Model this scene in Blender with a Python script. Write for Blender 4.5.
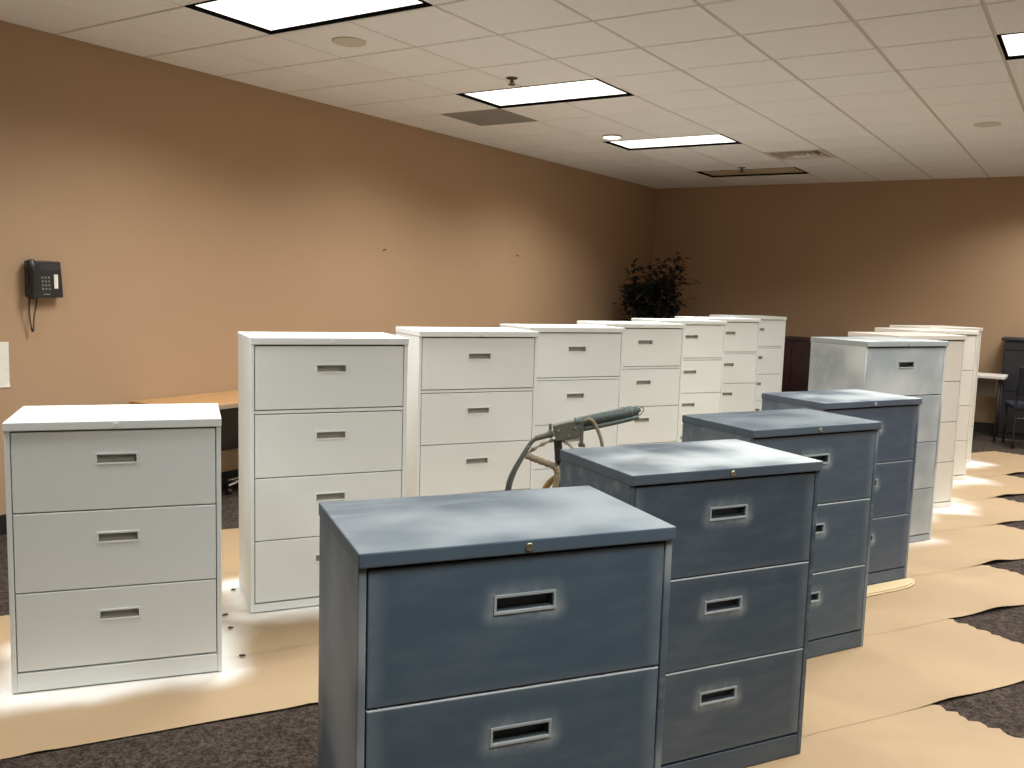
import bpy, bmesh, math, random
import numpy as np
from mathutils import Vector, Matrix, noise
random.seed(7)
for o in list(bpy.data.objects): bpy.data.objects.remove(o)
S = bpy.context.scene
COL = S.collection

# ------------------------------------------------------------------ camera
cd = bpy.data.cameras.new('camera')
cam = bpy.data.objects.new('camera', cd); COL.objects.link(cam)
cd.sensor_width = 36.0; cd.lens = 901.04 * 36.0 / 1024.0; cd.clip_start = 0.05; cd.clip_end = 100
r_ = Vector((0.83889221, 0.54345351, 0.03030078)); u_ = Vector((-0.08503825, 0.07587506, 0.99348451)); f_ = Vector((-0.53761357, 0.83600315, -0.10986533))
cam.matrix_world = Matrix(((r_.x, u_.x, -f_.x, 0), (r_.y, u_.y, -f_.y, 0), (r_.z, u_.z, -f_.z, 1.5974), (0, 0, 0, 1)))
S.camera = cam
# ------------------------------------------------------------------ world, exposure, light levels
w = bpy.data.worlds.new('world'); S.world = w; w.use_nodes = True
w.node_tree.nodes['Background'].inputs[0].default_value = (0.5, 0.45, 0.4, 1)
w.node_tree.nodes['Background'].inputs[1].default_value = 0.0
S.view_settings.view_transform = 'Standard'; S.view_settings.look = 'None'
S.view_settings.exposure = 0.0; S.view_settings.gamma = 1.0; S.view_settings.use_curve_mapping = False
LAMP_W = 54.0        # watts of the downward beam of one ceiling fixture
LAMP_SPREAD = 143.0  # its cut-off
LENS = 1.25           # glow of the diffuser itself
LAMP_COL = (0.985, 1.0, 0.995)

# ------------------------------------------------------------------ dimensions
XL, YB, XR, YF, ZC = -5.47, 12.15, 4.9, -3.6, 3.03
FZ = -0.008   # carpet level; the paper lies between it and the cabinets
GX, GY, T = -3.03, 4.458, 0.61        # ceiling grid

# ------------------------------------------------------------------ helpers
def srgb(r, g, b):
    f = lambda c: (c/255/12.92) if c/255 <= 0.04045 else ((c/255+0.055)/1.055)**2.4
    return (f(r), f(g), f(b), 1)
class NT:
    def __init__(s, name):
        s.m = bpy.data.materials.new(name); s.m.use_nodes = True; s.t = s.m.node_tree
        s.b = s.t.nodes['Principled BSDF']
    def node(s, typ, **kw):
        n = s.t.nodes.new(typ)
        for k, v in kw.items(): setattr(n, k, v)
        return n
    def link(s, a, b): s.t.links.new(a, b)
    def val(s, sock, v):
        if hasattr(v, 'is_output'): s.link(v, sock)
        else: sock.default_value = v
    def math(s, op, a, b=0.0, c=None, clamp=False):
        n = s.node('ShaderNodeMath', operation=op, use_clamp=clamp)
        s.val(n.inputs[0], a); s.val(n.inputs[1], b)
        if c is not None: s.val(n.inputs[2], c)
        return n.outputs[0]
    def rng(s, v, a, b, c, d, smooth=True):
        n = s.node('ShaderNodeMapRange', interpolation_type='SMOOTHSTEP' if smooth else 'LINEAR')
        s.val(n.inputs[0], v)
        for i, x in enumerate((a, b, c, d)): n.inputs[1+i].default_value = x
        return n.outputs[0]
    def mix(s, f, a, b):
        n = s.node('ShaderNodeMix', data_type='RGBA'); s.val(n.inputs[0], f); s.val(n.inputs[6], a); s.val(n.inputs[7], b)
        return n.outputs[2]
    def obj(s): return s.node('ShaderNodeTexCoord').outputs['Object']
    def noise(s, vec, scale, detail=3.0, rough=0.55, stretch=None):
        if stretch:
            m = s.node('ShaderNodeMapping'); s.link(vec, m.inputs[0]); m.inputs['Scale'].default_value = stretch; vec = m.outputs[0]
        n = s.node('ShaderNodeTexNoise'); s.link(vec, n.inputs['Vector'])
        n.inputs['Scale'].default_value = scale; n.inputs['Detail'].default_value = detail; n.inputs['Roughness'].default_value = rough
        return n.outputs[0]
    def bump(s, h, strength, dist):
        n = s.node('ShaderNodeBump'); n.inputs['Strength'].default_value = strength; n.inputs['Distance'].default_value = dist
        s.link(h, n.inputs['Height']); s.link(n.outputs[0], s.b.inputs['Normal'])
    def color(s, c): s.val(s.b.inputs['Base Color'], c)
    def rough(s, r): s.val(s.b.inputs['Roughness'], r)
def plain(name, c, rough=0.5, metal=0.0, var=0.08, scale=30.0):
    n = NT(name); v = n.noise(n.obj(), scale)
    dark = tuple(x*(1-var) for x in c[:3])+(1,); lite = tuple(min(1, x*(1+var)) for x in c[:3])+(1,)
    n.color(n.mix(v, dark, lite)); n.rough(rough); n.b.inputs['Metallic'].default_value = metal
    return n.m
def box(bm, x0, x1, y0, y1, z0, z1, mi=0):
    v = [bm.verts.new(p) for p in ((x0,y0,z0),(x1,y0,z0),(x1,y1,z0),(x0,y1,z0),(x0,y0,z1),(x1,y0,z1),(x1,y1,z1),(x0,y1,z1))]
    fs = [bm.faces.new([v[i] for i in q]) for q in ((3,2,1,0),(4,5,6,7),(0,1,5,4),(1,2,6,5),(2,3,7,6),(3,0,4,7))]
    for f in fs: f.material_index = mi
    return v, fs
def bevel_all(bm, w, seg=2):
    bmesh.ops.bevel(bm, geom=list(bm.edges), offset=w, segments=seg, profile=0.5, affect='EDGES', clamp_overlap=True)
def lathe(bm, prof, seg=24, axis='z', at=(0,0,0), caps=True):
    rings = []
    for r, h in prof:
        ring = []
        for k in range(seg):
            a = 2*math.pi*k/seg; c, s_ = r*math.cos(a), r*math.sin(a)
            p = (c, s_, h) if axis == 'z' else ((c, h, s_) if axis == 'y' else (h, c, s_))
            ring.append(bm.verts.new((p[0]+at[0], p[1]+at[1], p[2]+at[2])))
        rings.append(ring)
    for a, b in zip(rings, rings[1:]):
        for k in range(seg): bm.faces.new((a[k], a[(k+1)%seg], b[(k+1)%seg], b[k]))
    if caps:
        bm.faces.new(rings[0][::-1]); bm.faces.new(rings[-1])
    bmesh.ops.recalc_face_normals(bm, faces=bm.faces)
def catmull(pts, n=8):
    P = [Vector(p) for p in pts]; P = [P[0]*2-P[1]]+P+[P[-1]*2-P[-2]]; out = []
    for i in range(1, len(P)-2):
        for k in range(n):
            t = k/n; a, b, c, d = P[i-1:i+3]
            out.append(0.5*((2*b)+(c-a)*t+(2*a-5*b+4*c-d)*t*t+(3*b-a-3*c+d)*t**3))
    out.append(P[-2]); return out
def tube(bm, pts, r, seg=10, smooth=6):
    P = catmull(pts, smooth) if smooth and len(pts) > 2 else [Vector(p) for p in pts]
    n = len(P); rings = []; up = Vector((0.13, 0.31, 0.94))
    for i, q in enumerate(P):
        t = (P[min(i+1, n-1)]-P[max(i-1, 0)]).normalized()
        if abs(t.dot(up)) > 0.97: up = Vector((0.9, 0.2, 0.1))
        a = t.cross(up).normalized(); b = a.cross(t).normalized(); up = b
        rr = r(i/(n-1)) if callable(r) else r
        rings.append([bm.verts.new(q+(a*math.cos(2*math.pi*k/seg)+b*math.sin(2*math.pi*k/seg))*rr) for k in range(seg)])
    for a, b in zip(rings, rings[1:]):
        for k in range(seg): bm.faces.new((a[k], a[(k+1)%seg], b[(k+1)%seg], b[k]))
    bm.faces.new(rings[0][::-1]); bm.faces.new(rings[-1])
    bmesh.ops.recalc_face_normals(bm, faces=bm.faces)
def mesh(name, bm, smooth=False):
    me = bpy.data.meshes.new(name)
    if smooth:
        for f in bm.faces: f.smooth = True
    bm.to_mesh(me); bm.free(); return me
def link(name, me, mats, parent=None, loc=(0,0,0), rotz=0.0):
    o = bpy.data.objects.new(name, me); COL.objects.link(o)
    if mats is not None:
        mats = mats if isinstance(mats, (list, tuple)) else [mats]
        if len(me.materials) == 0:
            for m in mats: me.materials.append(m)
        for i, m in enumerate(mats):
            if me.materials[i] is not m:
                o.material_slots[i].link = 'OBJECT'; o.material_slots[i].material = m
    o.location = loc; o.rotation_euler = (0, 0, rotz)
    if parent: o.parent = parent
    return o
def obj(name, bm, mats, parent=None, loc=(0,0,0), rotz=0.0, smooth=False):
    return link(name, mesh(name, bm, smooth), mats, parent, loc, rotz)
def tag(o, label, cat, group=None):
    o['label'] = label; o['category'] = cat
    if group: o['group'] = group
    return o
def thing(name, label, cat, loc=(0,0,0), rotz=0.0, group=None):
    o = bpy.data.objects.new(name, None); COL.objects.link(o); o.empty_display_size = 0.1
    o.location = loc; o.rotation_euler = (0, 0, rotz); return tag(o, label, cat, group)
def struct(name, bm, m, parent=None):
    o = obj(name, bm, m, parent)
    if parent is None: o['kind'] = 'structure'
    return o
def B(*a, bev=0.0, seg=2):
    bm = bmesh.new(); box(bm, *a)
    if bev: bevel_all(bm, bev, seg)
    return bm

# ------------------------------------------------------------------ materials: setting
def wall_mat():
    n = NT('tan wall paint'); c = n.obj(); a = n.noise(c, 1.2, 4); b = n.noise(c, 260, 2)
    n.color(n.mix(a, srgb(168, 137, 106), srgb(175, 144, 112))); n.rough(0.62); n.bump(b, 0.12, 0.002); return n.m
def carpet_mat():
    n = NT('brown grey carpet'); c = n.obj(); a = n.noise(c, 95, 4, 0.75); b = n.noise(c, 32, 3, 0.7); g = n.noise(c, 3.0, 3)
    k = n.rng(n.math('ADD', n.math('MULTIPLY', a, 0.6), n.math('MULTIPLY', b, 0.4)), 0.40, 0.62, 0, 1)
    col = n.mix(k, srgb(36, 30, 27), srgb(93, 81, 71)); col = n.mix(n.math('MULTIPLY', g, 0.35), col, srgb(64, 55, 52))
    n.color(col); n.rough(0.95); n.b.inputs['Specular IOR Level'].default_value = 0.1; n.bump(a, 0.8, 0.006); return n.m
def tile_mat():
    n = NT('ceiling tile'); c = n.obj(); a = n.noise(c, 140, 3, 0.7); b = n.noise(c, 4, 2)
    k = n.rng(a, 0.30, 0.45, 0, 1)
    col = n.mix(k, srgb(214, 213, 210), srgb(240, 239, 236)); n.color(n.mix(n.math('MULTIPLY', b, 0.3), col, srgb(230, 229, 226)))
    n.rough(0.9); n.bump(a, 0.25, 0.002); return n.m
M = {}
M['wall'] = wall_mat(); M['carpet'] = carpet_mat(); M['tile'] = tile_mat()
M['grid'] = plain('ceiling grid', srgb(196, 190, 178), 0.5)
M['base'] = plain('black vinyl base', srgb(30, 27, 27), 0.5)
M['black'] = plain('black reveal', srgb(9, 8, 7), 0.8)
b_ = M['black'].node_tree.nodes['Principled BSDF']; b_.inputs['Specular IOR Level'].default_value = 0.0
M['dark'] = plain('dark gap', srgb(22, 22, 22), 0.8)

# ------------------------------------------------------------------ room shell
struct('floor', B(XL-0.1, XR+0.1, YF-0.1, YB+0.1, -0.1, FZ), M['carpet'])
struct('wall_left', B(XL-0.12, XL, YF-0.1, YB+0.1, FZ, ZC+0.3), M['wall'])
struct('wall_back', B(XL, XR, YB, YB+0.12, FZ, ZC+0.3), M['wall'])
struct('wall_right', B(XR, XR+0.12, YF-0.1, YB+0.1, FZ, ZC+0.3), M['wall'])
struct('wall_front', B(XL, XR, YF-0.12, YF, FZ, ZC+0.3), M['wall'])
def baseboard(name, x0, x1, y0, y1):
    struct(name, B(x0, x1, y0, y1, FZ, 0.115, bev=0.003), M['base'])
baseboard('baseboard_left', XL, XL+0.008, YF, YB)
baseboard('baseboard_back', XL+0.008, XR-0.008, YB-0.008, YB)
baseboard('baseboard_right', XR-0.008, XR, YF, YB)
baseboard('baseboard_front', XL+0.008, XR-0.008, YF, YF+0.008)

# cells: (i, j) column/row in the grid; light fixtures take (i, j) and (i+1, j)
ON = {(i, j) for i in (-2, 4, 10) for j in (-6, -2, 2, 6, 10)}-{(-2, 10), (10, -6)}
lights = [(i, j, (i, j) in ON) for i in (-2, 4, 10) for j in (-6, -2, 2, 6, 10)]
taken = {}
for i, j, on in lights: taken[(i, j)] = taken[(i+1, j)] = 1
taken[(-3, 3)] = 1; taken[(0, 8)] = 1
ceil = struct('ceiling', B(XL-0.1, XR+0.1, YF-0.1, YB+0.1, ZC+0.16, ZC+0.3), M['tile'])
bmt = bmesh.new()
box(bmt, -0.296, 0.296, -0.296, 0.296, 0.0, 0.014)
bevel_all(bmt, 0.004, 1)
tile_me = mesh('ceiling_tile', bmt)
jb0 = -13; nI = int(round((XR-GX)/T)); rest = bmesh.new()
for i in range(-4, nI+1):
    for j in range(jb0, 13):
        if (i, j) in taken: continue
        x0, x1 = GX+i*T, min(GX+(i+1)*T, XR); y0, y1 = max(GY+j*T, YF), min(GY+(j+1)*T, YB)
        if x1-x0 < 0.05 or y1-y0 < 0.05: continue
        if j >= -3 and i <= 8:
            o = link('ceiling_tile', tile_me, M['tile'], ceil, ((x0+x1)/2, (y0+y1)/2, ZC-0.006)); o.scale = ((x1-x0)/T, (y1-y0)/T, 1)
        else:
            box(rest, x0+0.009, x1-0.009, y0+0.009, y1-0.009, ZC-0.006, ZC+0.008)
ro = obj('ceiling_tile_rest', rest, M['tile'], ceil); ro['kind'] = 'stuff'
for i in range(-4, nI+1):
    x = GX+i*T; 
    bm = B(x-0.012, x+0.012, YF, YB, ZC+0.001, ZC+0.03)
    # runners interrupted by fixtures
    bm.free(); bm = bmesh.new(); y = YF; segs = []
    for a, j, on in sorted(lights, key=lambda q: q[1]):
        if a+1 == i: segs.append((y, GY+j*T-0.012)); y = GY+(j+1)*T+0.012
    segs.append((y, YB))
    for y0, y1 in segs:
        if y1 > y0: box(bm, x-0.012, x+0.012, y0, y1, ZC-0.001, ZC+0.03)
    obj('grid_runner', bm, M['grid'], ceil)
bm = bmesh.new()
for j in range(jb0, 14):
    y = GY+j*T
    if y < YF or y > YB: continue
    for i in range(-4, nI+1):
        box(bm, GX+i*T+0.012, min(GX+(i+1)*T-0.012, XR), y-0.008, y+0.008, ZC, ZC+0.025)
go = obj('grid_cross_bars', bm, M['grid'], ceil); go['kind'] = 'stuff'
# edge angle along the walls
bm = bmesh.new(); box(bm, XL, XL+0.022, YF, YB, ZC-0.003, ZC+0.0); box(bm, XL+0.022, XR, YB-0.022, YB, ZC-0.003, ZC+0.0)
obj('edge_angle', bm, M['grid'], ceil)

# ------------------------------------------------------------------ ceiling fixtures
def lens_mat(on):
    n = NT('lit diffuser' if on else 'unlit diffuser'); c = n.obj(); v = n.noise(c, 60, 2)
    if on:
        n.color((0.9, 0.9, 0.88, 1)); n.val(n.b.inputs['Emission Color'], (1.0, 0.95, 0.86, 1)); n.b.inputs['Emission Strength'].default_value = LENS
    else:
        n.color(n.mix(n.rng(v, 0.4, 0.6, 0, 1), srgb(176, 160, 128), srgb(226, 212, 180)))
    n.rough(0.4); return n.m
M['lens'] = lens_mat(True); M['lens_off'] = lens_mat(False)
M['fix'] = plain('fixture edge', srgb(150, 140, 124), 0.4)
bm = bmesh.new()   # black reveal: four walls and a top
a, b = T-0.004, T/2-0.004
for x0, x1, y0, y1 in ((-a, -a+0.014, -b, b), (a-0.014, a, -b, b), (-a+0.014, a-0.014, -b, -b+0.010), (-a+0.014, a-0.014, b-0.010, b)):
    box(bm, x0, x1, y0, y1, -0.006, 0.09)
frame_me = mesh('frame', bm)
lens_me = mesh('lens', B(-a+0.014, a-0.014, -b+0.010, b-0.010, 0.014, 0.024))
hous_me = mesh('housing', B(-a, a, -b, b, 0.09, 0.12))
la = bpy.data.lights.new('lamp', 'AREA'); la.shape = 'RECTANGLE'; la.size = 1.15; la.size_y = 0.54; la.energy = LAMP_W; la.spread = math.radians(LAMP_SPREAD); la.color = LAMP_COL
vis = {(-2, -2): 'lit recessed ceiling light above the wall phone, cut off by top edge', (-2, 2): 'lit recessed ceiling light next to the grey air return panel',
       (-2, 6): 'lit recessed ceiling light beside the small round lamp', (-2, 10): 'unlit recessed ceiling light near the far corner',
       (4, 2): 'lit recessed ceiling light at the right edge of the photo'}
for i, j, on in lights:
    t = thing('ceiling_light', vis.get((i, j), ('lit' if on else 'unlit')+' recessed ceiling light outside the frame of the photo'), 'light', (GX+(i+1)*T, GY+(j+0.5)*T, ZC), 0, 'recessed ceiling lights')
    link('frame', frame_me, M['black'], t); link('housing', hous_me, M['fix'], t)
    link('lens', lens_me, M['lens'] if on else M['lens_off'], t)
    if on:
        lo = bpy.data.objects.new('lamp', la); COL.objects.link(lo); lo.parent = t; lo.location = (0, 0, 0.012)
# air return panel
M['ret'] = plain('grey perforated return', srgb(140, 137, 130), 0.6, 0, 0.25, 220)
t = thing('air_return', 'grey perforated air return panel in ceiling near the left wall', 'vent', (GX-2.5*T, GY+3.5*T, ZC))
obj('panel', B(-0.29, 0.29, -0.29, 0.29, -0.004, 0.01), M['ret'], t)
bm = bmesh.new()
for s in (-1, 1):
    box(bm, -0.303, 0.303, min(s*0.303, s*0.29), max(s*0.303, s*0.29), -0.006, 0.01); box(bm, min(s*0.303, s*0.29), max(s*0.303, s*0.29), -0.29, 0.29, -0.006, 0.01)
obj('frame', bm, M['ret'], t)
# four-way supply diffuser
M['diff'] = plain('diffuser metal', srgb(204, 196, 182), 0.4)
t = thing('supply_diffuser', 'square louvred air diffuser in ceiling towards the far wall', 'vent', (GX+0.5*T, GY+8.5*T, ZC))
obj('backing', B(-0.30, 0.30, -0.30, 0.30, 0.05, 0.06), M['dark'], t)
bm = bmesh.new()
for s in (-1, 1):
    box(bm, -0.303, 0.303, min(s*0.303, s*0.24), max(s*0.303, s*0.24), -0.005, 0.008); box(bm, min(s*0.303, s*0.24), max(s*0.303, s*0.24), -0.24, 0.24, -0.005, 0.008)
obj('frame', bm, M['diff'], t)
for k, q in enumerate((0.20, 0.14, 0.08)):
    bm = bmesh.new(); lo_, hi_ = q+0.028, q
    vs = [[bm.verts.new((sx*rr, sy*rr, z)) for sx, sy in ((-1,-1),(1,-1),(1,1),(-1,1))] for rr, z in ((lo_, -0.004), (hi_, 0.035), (hi_-0.002, 0.035), (lo_-0.003, -0.006))]
    for A_, B_ in ((0,1),(1,2),(2,3),(3,0)):
        for e in range(4): bm.faces.new((vs[A_][e], vs[A_][(e+1)%4], vs[B_][(e+1)%4], vs[B_][e]))
    obj('louvre', bm, M['diff'], t)
obj('centre_plate', B(-0.05, 0.05, -0.05, 0.05, -0.004, 0.02), M['diff'], t)
# round speakers
M['spk'] = plain('speaker grille', srgb(206, 200, 186), 0.7, 0, 0.3, 300)
for (x, y, lb) in ((-3.92, 4.165, 'round ceiling speaker grille beyond the nearest ceiling light'), (-0.885, 8.475, 'round ceiling speaker grille at the right of the ceiling')):
    t = thing('ceiling_speaker', lb, 'speaker', (x, y, ZC-0.006), 0, 'ceiling speakers')
    bm = bmesh.new(); lathe(bm, [(0.104, 0.0), (0.104, -0.006), (0.094, -0.010), (0.090, -0.008)], 32, caps=False); obj('rim', bm, M['diff'], t)
    bm = bmesh.new(); lathe(bm, [(0.092, -0.004), (0.09, -0.008), (0.06, -0.0105), (0.02, -0.012)], 32); obj('grille', bm, M['spk'], t)
# small round lamp
n = NT('round lamp glow'); n.color((0.9, 0.88, 0.84, 1)); n.b.inputs['Emission Color'].default_value = (1, 0.95, 0.86, 1); n.b.inputs['Emission Strength'].default_value = 2.2; M['glow'] = n.m
t = thing('round_ceiling_lamp', 'small round white ceiling lamp beside a rectangular light', 'light', (-4.0, 7.84, ZC-0.006))
bm = bmesh.new(); lathe(bm, [(0.095, 0.0), (0.095, -0.008), (0.086, -0.014)], 32, caps=False); obj('trim_ring', bm, M['fix'], t)
bm = bmesh.new(); lathe(bm, [(0.086, -0.004), (0.084, -0.016), (0.06, -0.024), (0.02, -0.028)], 32); obj('dome', bm, M['glow'], t)
# sprinklers
M['brass'] = plain('dull brass', srgb(92, 76, 56), 0.4, 0.7)
for (x, y, lb) in ((-3.55, 5.40, 'small sprinkler head in front of the middle ceiling light'), (-3.593, 10.373, 'small sprinkler head beside the unlit ceiling light')):
    t = thing('sprinkler_head', lb, 'sprinkler', (x, y, ZC-0.006), 0, 'ceiling sprinklers')
    bm = bmesh.new(); lathe(bm, [(0.042, 0.0), (0.040, -0.006), (0.02, -0.012)], 20); obj('escutcheon', bm, M['brass'], t)
    bm = bmesh.new(); lathe(bm, [(0.012, -0.008), (0.012, -0.03), (0.007, -0.034), (0.007, -0.045)], 14); obj('stem', bm, M['brass'], t)
    bm = bmesh.new(); lathe(bm, [(0.026, -0.045), (0.026, -0.049), (0.006, -0.053)], 16); obj('deflector', bm, M['brass'], t)
    bm = bmesh.new()
    for s in (-1, 1): tube(bm, [(0.010*s, 0, -0.026), (0.018*s, 0, -0.035), (0.010*s, 0, -0.046)], 0.003, 6, 4)
    obj('yoke', bm, M['brass'], t)

# ------------------------------------------------------------------ filing cabinets
CW, CDp = 0.762, 0.453
CAP, STILE = 0.033, 0.020
cabs = {  # front-centre x, y, yaw, drawers
 'W1': (-3.084, 2.029, .918, 3), 'W2': (-3.05, 3.147, .991, 4), 'W3': (-3.024, 4.351, 1.008, 4), 'W4': (-2.959, 5.425, 1.047, 4),
 'W5': (-2.995, 6.617, 1.036, 4), 'W6': (-3.079, 7.808, .993, 4), 'W7': (-3.119, 8.947, .995, 4), 'W8': (-3.217, 10.215, .996, 4),
 'F1': (-1.009, 1.659, .964, 3), 'F2': (-.926, 2.755, 1.021, 3), 'F3': (-.943, 3.903, 1.067, 3), 'F4': (-.949, 5.07, 1.076, 3),
 'F5': (-.968, 6.099, 1.072, 4), 'F6': (-.99, 7.245, 1.062, 4), 'F7': (-1.042, 8.488, 1.02, 4), 'F8': (-1.094, 9.456, 1.054, 4)}
PULL_DZ, PHW, PHH = 0.106, 0.075, 0.0220   # pull centre below drawer top, half size

def paint_mat(name, base, light, halo=0.0, edge=0.0, blotch=0.0, topline=0.0, dw=1.0, dh=1.0, streak=0.12, rough=0.45, upward=False, hr=0.055):
    """sprayed metal: base coat with a lighter dusting of overspray where the spray gun has passed"""
    n = NT(name); c = n.obj(); sp = n.node('ShaderNodeSeparateXYZ'); n.link(c, sp.inputs[0]); x, y, z = sp.outputs
    nz = n.noise(c, 9, 4, 0.6); fine = n.noise(c, 900, 2, 0.7)
    st = n.noise(c, 3.2, 4, 0.6, (1.0, 6.0, 5.0)); amt = n.math('MULTIPLY', n.rng(st, 0.42, 0.70, 0, 1), streak)
    if halo:
        ax = n.math('MAXIMUM', n.math('SUBTRACT', n.math('ABSOLUTE', x), PHW-0.004), 0.0)
        az = n.math('MAXIMUM', n.math('SUBTRACT', n.math('ABSOLUTE', n.math('SUBTRACT', z, dh/2-PULL_DZ)), PHH-0.004), 0.0)
        d = n.math('SQRT', n.math('ADD', n.math('POWER', ax, 2.0), n.math('POWER', az, 2.0)))
        hn = n.noise(c, 22, 3, 0.6); low = n.rng(n.math('SUBTRACT', z, dh/2-PULL_DZ), -0.05, 0.05, 1.15, 0.7)
        h = n.rng(d, 0.0, hr, 1, 0); h = n.math('MULTIPLY', n.math('MULTIPLY', n.math('POWER', h, 1.7), low), n.rng(hn, 0.3, 0.7, 0.45*halo, 1.25*halo)); amt = n.math('MAXIMUM', amt, h)
    if edge:
        ex = n.math('SUBTRACT', dw/2, n.math('ABSOLUTE', x)); e = n.math('MULTIPLY', n.rng(ex, 0.0, 0.055, 1, 0), n.rng(nz, 0.3, 0.7, 0.5*edge, 1.1*edge)); amt = n.math('MAXIMUM', amt, e)
        ez = n.math('SUBTRACT', dh/2, n.math('ABSOLUTE', z)); e = n.math('MULTIPLY', n.rng(ez, 0.0, 0.03, 1, 0), 0.35*edge); amt = n.math('MAXIMUM', amt, e)
    if topline:
        ez = n.math('SUBTRACT', dh/2, z); amt = n.math('MAXIMUM', amt, n.rng(ez, 0.002, 0.0055, topline, 0))
    if blotch:
        bl = n.noise(c, 2.3, 3, 0.45); bl = n.rng(bl, 0.36, 0.68, 0, blotch); amt = n.math('MAXIMUM', amt, bl)
    if upward:
        sn = n.node('ShaderNodeSeparateXYZ'); n.link(n.node('ShaderNodeTexCoord').outputs['Normal'], sn.inputs[0]); amt = n.math('MULTIPLY', amt, n.rng(sn.outputs[2], 0.5, 0.95, 0.12, 1.0))
    amt = n.math('MULTIPLY', amt, n.rng(fine, 0.25, 0.75, 0.85, 1.12, False), clamp=True)
    col = n.mix(amt, base, light); col = n.mix(n.math('MULTIPLY', nz, 0.10), col, tuple(q*0.8 for q in base[:3])+(1,))
    n.color(col); n.rough(n.math('ADD', rough, n.math('MULTIPLY', amt, 0.2))); n.bump(fine, 0.06, 0.0006)
    return n.m

mcache = {}
def cached(key, fn):
    if key not in mcache: mcache[key] = fn()
    return mcache[key]
def drawer_mesh(dw, dh):
    bm = bmesh.new(); zc = dh/2-PULL_DZ; xs = [-dw/2, -PHW, PHW, dw/2]; zs = [-dh/2, zc-PHH, zc+PHH, dh/2]
    f = [[bm.verts.new((x, 0, z)) for x in xs] for z in zs]; b_ = [[bm.verts.new((x, 0.02, z)) for x in xs] for z in zs]
    for r in range(3):
        for q in range(3):
            if r == 1 and q == 1: continue
            bm.faces.new((f[r][q], f[r][q+1], f[r+1][q+1], f[r+1][q])); bm.faces.new((b_[r][q], b_[r+1][q], b_[r+1][q+1], b_[r][q+1]))
    for q in range(3):
        bm.faces.new((f[0][q], b_[0][q], b_[0][q+1], f[0][q+1])); bm.faces.new((f[3][q], f[3][q+1], b_[3][q+1], b_[3][q]))
        bm.faces.new((f[q][0], f[q+1][0], b_[q+1][0], b_[q][0])); bm.faces.new((f[q][3], b_[q][3], b_[q+1][3], f[q+1][3]))
    bmesh.ops.recalc_face_normals(bm, faces=bm.faces)
    rim = [e for e in bm.edges if all(abs(v.co.y) < 1e-6 for v in e.verts) and (all(abs(abs(v.co.x)-dw/2) < 1e-6 for v in e.verts) or all(abs(abs(v.co.z)-dh/2) < 1e-6 for v in e.verts))]
    bmesh.ops.bevel(bm, geom=rim, offset=0.0025, segments=2, profile=0.5, affect='EDGES')
    return mesh('drawer', bm)
def pull_mesh():
    bm = bmesh.new(); w_, h_, t_ = PHW, PHH, 0.0055
    def ring(hw, hh, y): return [bm.verts.new(p) for p in ((-hw, y, -hh), (hw, y, -hh), (hw, y, hh), (-hw, y, hh))]
    R = [ring(w_, h_, 0.001), ring(w_, h_, -0.003), ring(w_-t_, h_-t_, -0.003), ring(w_-t_, h_-t_, 0.004), ring(w_-t_-0.003, h_-t_-0.002, 0.024)]
    for k, (a, b) in enumerate(zip(R, R[1:])):
        for e in range(4):
            f = bm.faces.new((a[e], a[(e+1)%4], b[(e+1)%4], b[e])); f.material_index = 1 if k == 3 else 0
    f = bm.faces.new(R[-1]); f.material_index = 1
    # finger lip folded down inside the upper edge of the pocket
    v, fs = box(bm, -(w_-t_), w_-t_, -0.0015, 0.012, h_-t_-0.0022, h_-t_)
    return mesh('pull', bm)
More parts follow.
